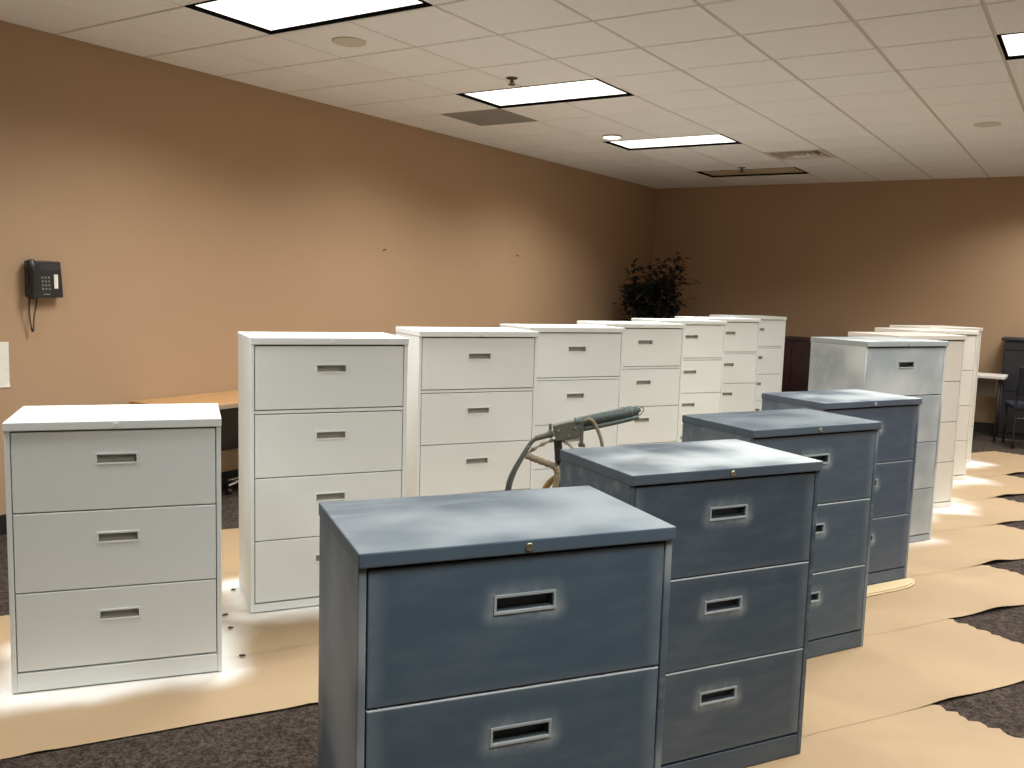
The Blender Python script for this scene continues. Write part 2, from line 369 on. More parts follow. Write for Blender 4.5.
def cabinet(key, label, group, mats, rail=False, lockmat=None, z0=0.0):
    x, y, a, nd = cabs[key]; uy = (-math.sin(a), math.cos(a))
    H = 1.039 if nd == 3 else 1.3175; base = 0.076 if nd == 3 else 0.040
    t = thing('filing_cabinet', label, 'filing cabinet', (x+uy[0]*CDp/2, y+uy[1]*CDp/2, z0), a, group)
    w2, d2 = CW/2, CDp/2; fr = -d2+0.010
    def body():
        bm = bmesh.new(); top = H-CAP
        for s in (-1, 1):
            xa, xb = sorted((s*(w2-0.002), s*(w2-STILE))); box(bm, xa, xb, fr, d2-0.004, 0.0, top)
        box(bm, -w2+STILE, w2-STILE, d2-0.02, d2-0.004, 0.0, top)
        bmesh.ops.bevel(bm, geom=[e for e in bm.edges if abs(e.verts[0].co.x-e.verts[1].co.x) < 1e-6 and abs(e.verts[0].co.y-e.verts[1].co.y) < 1e-6], offset=0.003, segments=2, profile=0.5, affect='EDGES')
        return mesh('body', bm)
    link('body', cached(('body', nd), body), mats['body'], t)
    link('liner', cached(('liner', nd), lambda: mesh('liner', B(-w2+STILE, w2-STILE, fr+0.03, d2-0.022, base*0.5, H-CAP-0.002))), mats.get('liner', M['dark']), t)
    link('top', cached(('top', nd), lambda: mesh('top', B(-w2, w2, -d2, d2, H-CAP, H, bev=0.0035))), mats['top'], t)
    link('base', cached(('base', nd), lambda: mesh('base', B(-w2+STILE+0.0005, w2-STILE-0.0005, fr+0.001, fr+0.026, 0.0, base-0.003, bev=0.002))), mats['base'], t)
    avail = H-CAP-base-(0.020 if rail else 0.0)-0.008; pitch = avail/nd
    zt = H-CAP-0.008
    for k in range(nd):
        dw, dh = CW-2*STILE-0.007, pitch-0.005
        d = link('drawer', cached(('drawer', nd, rail), lambda: drawer_mesh(dw, dh)), mats.get('drawer_top', mats['drawer']) if k == 0 else mats['drawer'], t, (0, fr+0.0015, zt-dh/2))
        link('pull', cached('pull', pull_mesh), [mats['bezel'], mats['pocket']], d, (0, 0, dh/2-PULL_DZ))
        zt -= pitch
        if k == 0 and rail:
            link('rail', cached('rail', lambda: mesh('rail', B(-w2+STILE+0.0005, w2-STILE-0.0005, fr+0.004, fr+0.02, -0.0075, 0.0075, bev=0.002))), mats['base'], t, (0, 0, zt-0.0075))
            zt -= 0.020
    def lock():
        bm = bmesh.new(); lathe(bm, [(0.0095, 0.0005), (0.0095, -0.003), (0.0085, -0.0042), (0.006, -0.0042), (0.0058, -0.0034)], 18, 'y')
        box(bm, -0.0007, 0.0007, -0.0039, -0.003, -0.004, 0.004, 0); return mesh('lock', bm)
    link('lock', cached('lock', lock), lockmat or mats['bezel'], t, (0, -d2, H-CAP*0.52))
    return t
dhn = {}
for nd, rail in ((3, False), (4, True), (4, False)):
    H = 1.039 if nd == 3 else 1.3175; base = 0.076 if nd == 3 else 0.040
    dhn[(nd, rail)] = (H-CAP-base-(0.02 if rail else 0)-0.008)/nd-0.005
DWD = CW-2*STILE-0.007
# white-primed set
WHITE = srgb(234, 238, 234); WL = srgb(243, 245, 241)
pw = paint_mat('off-white primer', WHITE, WL, blotch=0.25, streak=0.2, rough=0.5)
pp = plain('primer with pocket shade', srgb(176, 172, 160), 0.6)  # same primer, greyed to put the shade of the recess into its colour
white = dict(body=pw, top=pw, base=pw, drawer=pw, bezel=pw, pocket=pp, liner=plain('grey liner', srgb(120, 116, 106), 0.8))
def bluemats(nm, base, light, nd, halo, edge, top_bl, body_bl, topline=0.75, drawer_bl=0.0, streak=0.05):
    dh = dhn[(nd, False)]
    return dict(body=paint_mat(nm+' carcass', base, light, blotch=body_bl, streak=0.18),
                top=paint_mat(nm+' top', base, light, blotch=top_bl, streak=0.25, upward=True),
                base=paint_mat(nm+' base', base, light, streak=0.08),
                drawer=paint_mat(nm+' drawer', base, light, halo=halo, edge=edge, topline=topline, dw=DWD, dh=dh, streak=streak, blotch=drawer_bl),
                drawer_top=paint_mat(nm+' upper drawer', base, light, halo=halo, edge=edge, dw=DWD, dh=dh, streak=streak, blotch=drawer_bl),
                bezel=paint_mat(nm+' bezel', srgb(150, 158, 160), srgb(196, 200, 198), blotch=0.5),
                pocket=plain(nm+' pocket', srgb(60, 68, 72), 0.6), liner=M['dark'])
LG = srgb(196, 202, 202)
blue1 = bluemats('slate blue enamel', srgb(70, 87, 100), LG, 3, 0.34, 0.18, 0.50, 0.52)
blue2 = bluemats('slate blue enamel dusted', srgb(64, 78, 90), LG, 3, 0.34, 0.15, 0.95, 0.06)
blue3 = bluemats('slate blue enamel worn', srgb(70, 84, 95), LG, 3, 0.33, 0.15, 0.34, 0.30)
blue4 = bluemats('violet blue enamel', srgb(74, 86, 101), LG, 3, 0.32, 0.13, 0.9, 0.34, 0.5)
grey5 = bluemats('half primed grey', srgb(150, 157, 158), srgb(224, 226, 222), 4, 0.25, 0.2, 0.9, 0.75, 0.0, 0.55)
M['steel'] = plain('lock steel', srgb(168, 158, 138), 0.35, 0.8)
GW, GB = 'off-white filing cabinets in the left row', 'filing cabinets in the right row'
cabinet('W1', 'short off-white three-drawer filing cabinet at the far left', GW, white)
cabinet('W2', 'tall off-white filing cabinet next behind the short white one', GW, white, True)
cabinet('W3', 'tall off-white filing cabinet left of the spray gun, second of the tall white row', GW, white, True)
cabinet('W4', 'tall off-white filing cabinet directly behind the spray gun body, third of the tall row', GW, white, True)
cabinet('W5', 'tall off-white filing cabinet behind the spray gun tip, fourth of the tall row', GW, white, True)
cabinet('W6', 'tall off-white filing cabinet below the dark plant, fifth of the tall row', GW, white, True)
cabinet('W7', 'tall off-white filing cabinet second from the far end of the left row', GW, white, True)
cabinet('W8', 'tall off-white filing cabinet at the far end of the left row, by the maroon cabinet', GW, white, True)
cabinet('F1', 'slate-blue filing cabinet nearest the camera, cut off by the bottom edge', GB, blue1, lockmat=M['steel'])
cabinet('F2', 'slate-blue three-drawer filing cabinet with white-dusted top, second from the camera', GB, blue2, lockmat=M['steel'])
cabinet('F3', 'slate-blue three-drawer filing cabinet, third from the camera in the right row', GB, blue3, lockmat=M['steel'])
cabinet('F4', 'violet-blue short filing cabinet standing on a folded tan sheet', GB, blue4)
cabinet('F5', 'tall half-primed grey filing cabinet behind the short blue ones', GB, grey5)
pc = paint_mat('cream primer', srgb(217, 211, 198), srgb(230, 225, 212), blotch=0.25, streak=0.2, rough=0.5)
white8 = dict(white, body=pc, top=pc, base=pc, drawer=pc, bezel=pc)
cabinet('F6', 'tall off-white filing cabinet right behind the tall grey one', GB, white8)
cabinet('F7', 'tall off-white filing cabinet second from the far end of the right row', GB, white8)
cabinet('F8', 'tall off-white filing cabinet at the far end of the right row', GB, white8)

# ------------------------------------------------------------------ kraft paper on the floor
TH = math.radians(58.8); US = np.array((math.cos(TH), math.sin(TH))); UN = np.array((-math.sin(TH), math.cos(TH))); OA = np.array((-0.417, 3.776))
def cab_dist(P, keys):
    """signed-ish distance in plan from points to the footprints"""
    best = np.full(len(P), 9.0)
    for k in keys:
        x, y, a, nd = cabs[k]; ux = np.array((math.cos(a), math.sin(a))); uy = np.array((-math.sin(a), math.cos(a)))
        q = P-(np.array((x, y))+uy*CDp/2); dx = np.maximum(np.abs(q@ux)-CW/2, 0); dy = np.maximum(np.abs(q@uy)-CDp/2, 0)
        best = np.minimum(best, np.hypot(dx, dy))
    return best
def vnoise(P, f, seed): return np.array([noise.noise(Vector((p[0]*f, p[1]*f, seed))) for p in P])
n = NT('kraft paper'); at = n.node('ShaderNodeAttribute', attribute_name='overspray'); c = n.obj(); a1 = n.noise(c, 2.2, 4); a2 = n.noise(c, 320, 3, 0.7); a3 = n.noise(c, 14, 5, 0.6)
col = n.mix(a1, srgb(162, 136, 102), srgb(172, 146, 111)); col = n.mix(n.rng(a3, 0.5, 0.8, 0, 0.25), col, srgb(150, 126, 93))
col = n.mix(n.math('MULTIPLY', at.outputs['Fac'], n.rng(a2, 0.2, 0.8, 0.85, 1.1, False), clamp=True), col, srgb(244, 240, 232)); n.color(col); n.rough(0.62); n.bump(a3, 0.12, 0.004)
M['kraft'] = n.m
WK = [k for k in cabs if k[0] == 'W']; FK = ['F6', 'F7', 'F8']
def paper(label, n0, s0, s1, lift=0.0, width=0.90, cutk=0.0, tip=None, cats=('kraft paper',), startk=0.0, thz=0.0):
    ns = max(2, int((s1-s0)/0.035)); nn = 40; V = []; SN = []
    rnd = random.Random(int(n0*1000)+5)
    jag = [0.03*((k*0.29) % 1)+rnd.uniform(-0.008, 0.008) for k in range(nn+1)]
    for i in range(ns+1):
        f = i/ns
        for j in range(nn+1):
            g = j/nn; nl = g*width
            sa = s0-startk*nl; sb = s1-cutk*nl+(jag[j] if f == 1 else 0)
            SN.append((sa+(sb-sa)*f, nl))
    SN = np.array(SN); P = OA+SN[:, :1]*US+(SN[:, 1:]+n0)*UN
    if thz:
        c0 = OA+US*((s0+s1)/2)+UN*n0; q = P-c0; P = c0+np.stack((q[:, 0]*math.cos(thz)-q[:, 1]*math.sin(thz), q[:, 0]*math.sin(thz)+q[:, 1]*math.cos(thz)), 1)
    dall = cab_dist(P, list(cabs)); free = np.clip((dall-0.03)/0.25, 0, 1)
    wv = vnoise(P*np.array((1.0, 1.0)), 1.7, 3.1); rid = np.maximum(0, 1-np.abs(vnoise(P, 1.1, 8.8))*9)
    z = FZ+0.0008+lift+0.0018*(1-SN[:, 1]/width)+free*(0.007*np.clip(wv+0.25, 0, 1)+0.005*rid)
    if tip is not None:
        for (ts, hh) in tip:
            z += hh*np.exp(-((SN[:, 0]-ts)/0.13)**2)*np.clip(1-SN[:, 1]/0.10, 0, 1)**1.6
    V = np.column_stack((P, z)); F = []
    for i in range(ns):
        for j in range(nn):
            a = i*(nn+1)+j; F.append((a, a+nn+1, a+nn+2, a+1))
    me = bpy.data.meshes.new('kraft_paper'); me.from_pydata(V.tolist(), [], F); me.update()
    for p_ in me.polygons: p_.use_smooth = True
    dW = cab_dist(P, WK); dF = cab_dist(P, FK); d5 = cab_dist(P, ['F5'])
    nz = vnoise(P, 4.0, 1.3); n2 = vnoise(P, 11.0, 5.3)
    o1 = np.clip(1.05-(dW+0.05*nz+0.02*n2)/0.17, 0, 1)
    ang = vnoise(P*np.array((0.35, 1.0)), 4.5, 2.2)
    o2 = np.clip(1.1-(dF+0.14*ang+0.03*n2)/0.26, 0, 1)
    o3 = 0.5*np.clip(1-(d5+0.05*nz)/0.12, 0, 1)
    ov = np.maximum(np.maximum(o1, o2), o3); ov = ov*ov*(3-2*ov)
    at_ = me.attributes.new('overspray', 'FLOAT', 'POINT'); at_.data.foreach_set('value', ov.astype(np.float32))
    o = link('kraft_paper', me, M['kraft'])
    return tag(o, label, 'paper', 'kraft paper strips on the floor')
tips = [(-0.62, -0.95), (0.0, 0.0), (0.624, 0.869), (1.185, 1.89), (1.816, 2.896), (2.397, 3.673), (2.998, 4.636)]
Rl = ['brown paper strip on the floor below the nearest blue cabinets, cut off by bottom edge',
      'brown paper strip between the largest carpet triangle and the bottom edge',
      'brown paper strip between the two nearest carpet triangles',
      'brown paper strip just beyond the second carpet triangle',
      'brown paper strip beyond the third carpet triangle, beside the tall grey cabinet',
      'brown paper strip beside the bases of the far white cabinets, fifth triangle',
      'brown paper strip between the two farthest carpet triangles',
      'farthest brown paper strip, ending at the dark carpet by the far desk']
starts = [-2.9, -2.4, -1.6, -1.45, -1.15, -0.85, 0.0, 0.6]
nk = [-1.24]+[t_[0] for t_ in tips]
curl = [0, 0, 0.010, 0.014, 0.020, 0.010, 0.013, 0.016]
for k in range(8):
    n0 = nk[k]
    if k < 7: tn, ts = tips[k]; se = ts+(tn-n0)*0.198
    else: se = 5.735+0.17
    tp = None if k < 2 else [(tips[k-1][1]+(0.10, 0.38, 0.12, 0.10, 0.12, 0.18)[k-2], curl[k])]
    paper(Rl[k], n0, starts[k], se, 0.0031, 0.90, 0.198, tp)
Ll = ['brown paper strip along the dark carpet in front of the short white cabinet', 'brown paper strip under the short white filing cabinet',
      'brown paper strip under the first tall white cabinet, edge against dark carpet', 'brown paper strip under the second tall white cabinet',
      'brown paper strip under the third tall white cabinet', 'brown paper strip under the fourth tall white cabinet', 'brown paper strip under the fifth and sixth tall white cabinets', 'brown paper strip under the last tall white cabinet']
Ln = [(0.925, -4.6, -1.5), (1.476, -4.6, -1.15), (2.01, -2.95, -0.9), (2.6, -2.3, -0.1), (3.2, -1.3, 0.6), (3.8, -0.4, 3.2), (4.4, 0.6, 4.2), (5.0, 1.4, 5.4)]
for (n0, a, b), lb in zip(Ln, Ll): paper(lb, n0, a, b, 0.0, 0.90 if n0 > 2 else 0.87, 0.05, None, thz=0.0)

# folded tan sheet under the violet-blue cabinet
M['card'] = plain('tan card', srgb(206, 184, 142), 0.7, 0, 0.06, 8); M['card2'] = plain('dirty card edge', srgb(150, 132, 100), 0.8)
x, y, a, nd = cabs['F4']
t = thing('folded_sheet', 'folded tan sheet with rounded end under the violet-blue cabinet', 'sheet', (x, y, 0.0005), a)
for nm, zz, gr in (('lower_layer', 0.0, 0.012), ('upper_layer', 0.006, 0.0)):
    bm = bmesh.new(); pts = [(-0.45, 0.005), (-0.45, -0.085-gr), (0.15, -0.088-gr), (0.27, -0.08-gr), (0.345, -0.058-gr), (0.39+gr, -0.025), (0.402+gr, 0.005)]
    lo_ = [bm.verts.new((px, py, zz)) for px, py in pts]; hi_ = [bm.verts.new((px, py, zz+0.0045)) for px, py in pts]
    bm.faces.new(lo_[::-1]); bm.faces.new(hi_)
    for k in range(len(pts)): bm.faces.new((lo_[k], lo_[(k+1)%len(pts)], hi_[(k+1)%len(pts)], hi_[k]))
    bmesh.ops.recalc_face_normals(bm, faces=bm.faces); obj(nm, bm, M['card'], t)

# ------------------------------------------------------------------ things on and along the left wall
M['blk'] = plain('black plastic', srgb(34, 33, 32), 0.35); M['blk2'] = plain('dark grey plastic', srgb(52, 50, 48), 0.4); M['key'] = plain('grey keys', srgb(126, 122, 114), 0.5); M['lab'] = plain('paper label', srgb(226, 220, 206), 0.7)
# wall phone: local x = out of the wall, y = along the wall, z up
t = thing('wall_phone', 'black push-button phone mounted on the tan wall', 'telephone', (XL, 3.103, 1.43))
obj('wall_plate', B(0.0, 0.022, -0.075, 0.075, 0.02, 0.19, bev=0.004), M['blk2'], t)
bm = bmesh.new(); v, fs = box(bm, 0.02, 0.075, -0.108, 0.108, 0.0, 0.222)
for q in v:
    if q.co.z > 0.1 and q.co.x > 0.05: q.co.x = 0.052
bevel_all(bm, 0.009, 3); body = obj('body', bm, M['blk'], t, smooth=False)
def facex(z): return 0.075-0.023*z/0.222
bm = bmesh.new()
for (z0, z1, y0, y1) in ((0.165, 0.205, -0.03, 0.10),):
    box(bm, facex(z0)-0.006, facex(z1)+0.004, y0, y1, z0, z1); bevel_all(bm, 0.002, 1)
obj('display', bm, M['blk2'], t)
bm = bmesh.new()
for r in range(4):
    for c_ in range(3):
        yy = -0.022+c_*0.021; zz = 0.122-r*0.023; box(bm, facex(zz)-0.004, facex(zz)+0.005, yy-0.0055, yy+0.0055, zz-0.006, zz+0.006)
obj('keypad', bm, M['key'], t)
obj('speed_dial_label', B(facex(0.09)-0.01, facex(0.09)+0.0035, 0.052, 0.076, 0.032, 0.142), M['lab'], t)
obj('line_buttons', B(facex(0.02)-0.005, facex(0.02)+0.004, -0.02, 0.02, 0.018, 0.025), M['key'], t)
hs = bpy.data.objects.new('handset_anchor', None); bpy.data.objects.remove(hs)
bm = bmesh.new()
prof = [(0.065, -0.092, 0.217), (0.082, -0.092, 0.19), (0.090, -0.092, 0.15), (0.092, -0.092, 0.11), (0.091, -0.092, 0.07), (0.086, -0.092, 0.03), (0.072, -0.092, 0.005)]
tube(bm, prof, lambda f: 0.017+0.009*abs(2*f-1)**2, 12, 5)
handset = obj('handset', bm, M['blk'], t, smooth=True)
for zz, nm in ((0.195, 'earpiece'), (0.022, 'mouthpiece')):
    bm = bmesh.new(); lathe(bm, [(0.027, 0.055), (0.028, 0.072), (0.024, 0.086), (0.014, 0.092)], 20, 'x', (0, -0.090, zz)); obj(nm, bm, M['blk'], handset, smooth=False)
bm = bmesh.new()
def coil(path, rr, turns, r0):
    P = catmull(path, 24); N = len(P)*4; out = []
    for i in range(N+1):
        f = i/N*(len(P)-1); k = min(int(f), len(P)-2); q = P[k].lerp(P[k+1], f-k); a = 2*math.pi*turns*i/N
        tdir = (P[k+1]-P[k]).normalized(); s1 = tdir.cross(Vector((1, 0, 0.01))).normalized(); s2 = tdir.cross(s1)
        out.append(q+(s1*math.cos(a)+s2*math.sin(a))*rr)
    tube(bm, out, r0, 5, 0)
coil([(0.06, -0.10, 0.0), (0.055, -0.102, -0.06), (0.045, -0.094, -0.12), (0.04, -0.082, -0.19), (0.045, -0.074, -0.20), (0.05, -0.070, -0.12), (0.06, -0.062, -0.05), (0.07, -0.06, 0.004)], 0.0042, 60, 0.0022)
obj('coiled_cord', bm, M['blk'], t)
# notice sheet
n = NT('printed notice'); c = n.obj(); sp = n.node('ShaderNodeSeparateXYZ'); n.link(c, sp.inputs[0])
ln = n.math('GREATER_THAN', n.math('SINE', n.math('MULTIPLY', sp.outputs[2], 420.0)), 0.55); wd = n.rng(n.noise(c, 40, 2), 0.45, 0.6, 0, 0.14); n.color(n.mix(n.math('MULTIPLY', ln, wd), srgb(232, 226, 212), srgb(90, 86, 82))); n.rough(0.8)
bm = bmesh.new(); cols_ = 6
g = [[bm.verts.new((0.002+0.003*math.sin(i*1.3)*(j/8)+(0.008 if (i == cols_ and j == 0) else 0), -0.108+0.216*i/cols_, -0.137+0.274*j/8)) for j in range(9)] for i in range(cols_+1)]
for i in range(cols_):
    for j in range(8): bm.faces.new((g[i][j], g[i+1][j], g[i+1][j+1], g[i][j+1]))
nt = obj('paper_notice', bm, n.m, None, (XL+0.002, 2.79, 1.027)); tag(nt, 'white printed sheet on the wall below the phone, cut off by left edge', 'notice')
# screws left in the wall
for yy, zz, lb in ((6.279, 1.871, 'tiny screw left in the wall above the second tall white cabinet'), (8.508, 1.912, 'tiny screw left in the wall nearer the far corner')):
    t = thing('wall_screw', lb, 'screw', (XL, yy, zz), 0, 'screws left in the wall')
    bm = bmesh.new(); tube(bm, [(-0.005, 0, 0), (0.03, 0, 0.004)], 0.0035, 8, 0); obj('shank', bm, M['brass'], t)
    bm = bmesh.new(); lathe(bm, [(0.004, 0.026), (0.009, 0.031), (0.007, 0.034)], 12, 'x', (0, 0, 0.004)); obj('head', bm, M['brass'], t)
# desk behind the white cabinets
n = NT('oak laminate'); c = n.obj(); a1 = n.noise(c, 3.0, 4, 0.6, (14.0, 1.0, 1.0)); n.color(n.mix(a1, srgb(168, 124, 78), srgb(206, 164, 112))); n.rough(0.4); M['oak'] = n.m
M['edge'] = plain('desk edge band', srgb(140, 124, 100), 0.5); M['leg'] = plain('dark brown steel', srgb(46, 38, 34), 0.5); M['chrome'] = plain('bright metal', srgb(210, 208, 204), 0.2, 0.9)
t = thing('desk', 'wood-topped desk against the left wall behind the white cabinets', 'desk', (-5.16, 4.5, FZ))
obj('desk_top', B(-0.30, 0.275, -0.80, 1.1, 0.712, 0.74, bev=0.003), M['oak'], t)
obj('edge_band', B(0.2755, 0.287, -0.80, 1.1, 0.712, 0.74, bev=0.002), M['edge'], t)
obj('back_panel', B(-0.27, -0.25, -0.7, 1.0, 0.30, 0.711), M['leg'], t)
for s in (-0.55, 0.85):
    l = obj('leg', B(-0.06, 0.0, s-0.025, s+0.025, 0.05, 0.711, bev=0.004), M['leg'], t)
    f = obj('foot', B(-0.26, 0.24, s-0.03, s+0.03, 0.018, 0.05, bev=0.006), M['leg'], t)
    for xx in (-0.23, 0.21):
        bm = bmesh.new(); lathe(bm, [(0.022, 0.0), (0.022, 0.008), (0.01, 0.012), (0.008, 0.02)], 14, 'z', (xx, s, 0)); obj('glide', bm, M['chrome'], f)
# chair foot with chrome caster below the desk
t = thing('chair_base', 'chrome star chair base with casters showing below the desk', 'chair base', (-5.30, 4.62, FZ))
bm = bmesh.new(); lathe(bm, [(0.035, 0.07), (0.03, 0.12), (0.024, 0.40), (0.02, 0.40)], 16); obj('column', bm, M['blk'], t)
for k in range(5):
    an = math.radians(-72+72*k); R_ = 0.27; e = (R_*math.cos(an)*0.45, R_*math.sin(an))
    if XL+0.0 > -5.30+e[0]-0.03: e = (-0.1, e[1])
    bm = bmesh.new(); tube(bm, [(0, 0, 0.095), (e[0]*0.5, e[1]*0.5, 0.085), (e[0], e[1], 0.066)], lambda f: 0.020-0.008*f, 10, 5); arm = obj('star_arm', bm, M['chrome'], t, smooth=True)
    bm = bmesh.new(); lathe(bm, [(0.012, -0.018), (0.024, -0.016), (0.024, 0.016), (0.012, 0.018)], 16, 'y', (e[0], e[1], 0.024)); obj('caster', bm, M['blk'], arm)

# ------------------------------------------------------------------ spray gun on its stand
Lx = Vector((0.8411, 0.5409, 0)); ang = math.atan2(0.5409, 0.8411)
ORG = (-1.910, 3.290, 0)
M['gun'] = plain('grey green gun metal', srgb(98, 108, 104), 0.45, 0.3, 0.3, 40); M['gun2'] = plain('worn gun body', srgb(104, 104, 92), 0.6, 0.1, 0.3, 60)
M['tan'] = plain('taped tan hose', srgb(142, 128, 104), 0.8, 0, 0.25, 50); M['hose'] = plain('grey rubber hose', srgb(92, 94, 90), 0.5, 0, 0.2, 40)
M['gold'] = plain('yellowed hose', srgb(150, 122, 70), 0.6, 0, 0.2, 40); M['ivory'] = plain('ivory trigger', srgb(208, 200, 180), 0.5)
t = thing('gun_stand', 'dark upright tripod stand carrying the spray gun behind the blue cabinets', 'stand', (ORG[0], ORG[1], 0.004), ang)
bm = bmesh.new(); tube(bm, [(0.045, 0, 0.25), (0.043, 0, 0.60), (0.036, 0, 0.855)], 0.014, 12, 3); obj('post', bm, M['leg'], t, smooth=True)
bm = bmesh.new(); lathe(bm, [(0.02, 0.22), (0.026, 0.24), (0.026, 0.30), (0.018, 0.32)], 16, 'z', (0.045, 0, 0)); obj('collar', bm, M['leg'], t)
for k in range(3):
    a_ = math.radians(20+120*k); bm = bmesh.new(); tube(bm, [(0.045, 0, 0.27), (0.045+0.26*math.cos(a_), 0.26*math.sin(a_), 0.011)], 0.010, 10, 0); lg = obj('leg', bm, M['leg'], t, smooth=True)
    bm = bmesh.new(); lathe(bm, [(0.016, 0.0), (0.016, 0.012), (0.010, 0.024)], 12, 'z', (0.045+0.26*math.cos(a_), 0.26*math.sin(a_), 0)); obj('rubber_foot', bm, M['blk'], lg)
bm = bmesh.new(); box(bm, 0.02, 0.052, -0.026, 0.026, 0.850, 0.862)
for s_ in (-1, 1): box(bm, 0.02, 0.052, min(s_*0.026, s_*0.032), max(s_*0.026, s_*0.032), 0.850, 0.905)
bevel_all(bm, 0.002, 1); obj('cradle', bm, M['leg'], t)
t = thing('spray_gun', 'grey-green spray gun with long barrel resting on its stand', 'spray gun', (ORG[0], ORG[1], 0.0), ang)
bm = bmesh.new()   # body block: side profile extruded, upper half narrower
prof = [(0.005, 1.006), (0.012, 0.965), (0.024, 0.940), (0.075, 0.948), (0.120, 0.960), (0.132, 1.000), (0.128, 1.036), (0.060, 1.022)]
fr_ = [bm.verts.new((px, -0.022, pz)) for px, pz in prof]; bk = [bm.verts.new((px, 0.022, pz)) for px, pz in prof]
bm.faces.new(fr_); bm.faces.new(bk[::-1])
for k in range(len(prof)): bm.faces.new((fr_[k], bk[k], bk[(k+1)%len(prof)], fr_[(k+1)%len(prof)]))
bmesh.ops.recalc_face_normals(bm, faces=bm.faces); bevel_all(bm, 0.004, 2); gb = obj('body', bm, M['gun2'], t)
bm = bmesh.new()
for px, pz in ((0.03, 0.985), (0.10, 1.0), (0.075, 0.965)): lathe(bm, [(0.006, -0.022), (0.006, -0.025), (0.004, -0.026)], 10, 'y', (px, 0, pz))
obj('screws', bm, M['steel'], gb)
bm = bmesh.new(); tube(bm, [(0.10, 0, 1.018), (0.20, 0, 1.043), (0.345, 0, 1.077)], 0.0235, 16, 4); br = obj('barrel', bm, M['gun'], t, smooth=True)
bm = bmesh.new(); tube(bm, [(0.345, 0, 1.077), (0.366, 0, 1.082)], 0.0205, 16, 0); tube(bm, [(0.366, 0, 1.0825), (0.376, 0, 1.085)], 0.010, 12, 0); obj('nozzle', bm, M['gun'], br)
bm = bmesh.new(); tube(bm, [(0.372, 0, 1.092), (0.386, 0, 1.094), (0.390, 0, 1.084), (0.380, 0, 1.066), (0.366, 0, 1.055)], 0.0022, 6, 5); obj('electrode_wire', bm, M['steel'], br)
bm = bmesh.new(); tube(bm, [(0.12, -0.012, 0.992), (0.24, -0.012, 1.020), (0.368, -0.010, 1.054)], 0.0105, 12, 4); obj('fluid_tube', bm, M['gun'], t, smooth=True)
bm = bmesh.new()
for f in (0.16, 0.33): tube(bm, [(f-0.006, 0, 1.031+(f-0.16)*0.24), (f+0.006, 0, 1.034+(f-0.16)*0.24)], 0.0245, 16, 0)
obj('clamp_rings', bm, M['gun'], t)
bm = bmesh.new(); box(bm, 0.012, 0.046, -0.015, 0.015, 0.866, 0.945)
for q in bm.verts:
    if q.co.z < 0.9: q.co.x += 0.008
bevel_all(bm, 0.006, 2); obj('grip', bm, M['leg'], t)
bm = bmesh.new(); tube(bm, [(0.045, 0, 0.942), (0.065, 0, 0.932), (0.085, 0, 0.918), (0.095, 0, 0.905)], 0.006, 8, 5); obj('trigger', bm, M['ivory'], t, smooth=True)
bm = bmesh.new(); box(bm, 0.124, 0.137, -0.024, 0.024, 0.930, 1.030); bevel_all(bm, 0.002, 1); obj('hanger_bracket', bm, M['gun2'], t)
obj('bracket_foot', B(0.118, 0.146, -0.02, 0.02, 0.918, 0.930, bev=0.002), M['gun2'], t)
bm = bmesh.new(); tube(bm, [(0.140, -0.02, 1.030), (0.158, -0.028, 1.040), (0.178, -0.03, 1.027), (0.195, -0.03, 0.997), (0.210, -0.03, 0.960), (0.220, -0.03, 0.915), (0.226, -0.03, 0.84)], 0.0075, 10, 6); obj('air_line', bm, M['tan'], t, smooth=True)
bm = bmesh.new(); tube(bm, [(-0.066, 0, 0.947), (0.010, 0, 0.970)], 0.0125, 14, 0); tube(bm, [(-0.010, 0, 0.964), (0.002, 0, 0.968)], 0.017, 14, 0); obj('rear_fitting', bm, M['gun2'], t, smooth=False)
bm = bmesh.new(); box(bm, -0.010, 0.002, -0.008, 0.008, 0.984, 1.012); bevel_all(bm, 0.002, 1); obj('hang_lug', bm, M['gun2'], t)
bm = bmesh.new(); tube(bm, [(-0.060, 0, 0.949), (-0.080, 0, 0.932), (-0.102, 0, 0.900), (-0.127, 0, 0.857), (-0.163, 0, 0.787), (-0.180, 0, 0.725), (-0.19, 0.0, 0.6), (-0.17, 0.02, 0.35), (-0.12, 0.05, 0.10), (0.0, 0.1, 0.035), (0.2, 0.2, 0.035)], 0.009, 10, 7); obj('high_voltage_hose', bm, M['hose'], t, smooth=True)
bm = bmesh.new(); tube(bm, [(-0.090, -0.016, 0.915), (-0.115, -0.016, 0.868), (-0.148, -0.016, 0.800), (-0.168, -0.016, 0.725), (-0.175, -0.016, 0.6), (-0.15, 0.0, 0.35), (-0.09, 0.03, 0.10), (0.03, 0.08, 0.032)], 0.006, 10, 7); obj('fluid_hose', bm, M['hose'], t, smooth=True)
bm = bmesh.new(); tube(bm, [(0.012, 0.0, 0.942), (-0.012, -0.004, 0.934), (-0.039, -0.008, 0.921), (-0.066, -0.008, 0.905), (-0.090, -0.008, 0.888), (-0.104, -0.008, 0.872)], lambda f: 0.006+0.0025*math.sin(f*22), 10, 7); obj('twisted_hose', bm, M['tan'], t, smooth=True)
bm = bmesh.new(); tube(bm, [(-0.104, -0.008, 0.874), (-0.075, -0.01, 0.863), (-0.052, -0.012, 0.856), (-0.015, -0.012, 0.843), (0.017, -0.012, 0.831), (0.030, -0.012, 0.812), (0.033, -0.012, 0.79), (0.02, -0.012, 0.70)], lambda f: 0.0145+0.0015*math.sin(f*60), 12, 7); obj('taped_hose', bm, M['tan'], t, smooth=True)
bm = bmesh.new(); lp = [(0.10+0.125*math.cos(q), 0.03+0.01*math.sin(3*q), 0.67+0.125*math.sin(q)) for q in [math.radians(x_) for x_ in range(0, 361, 24)]]
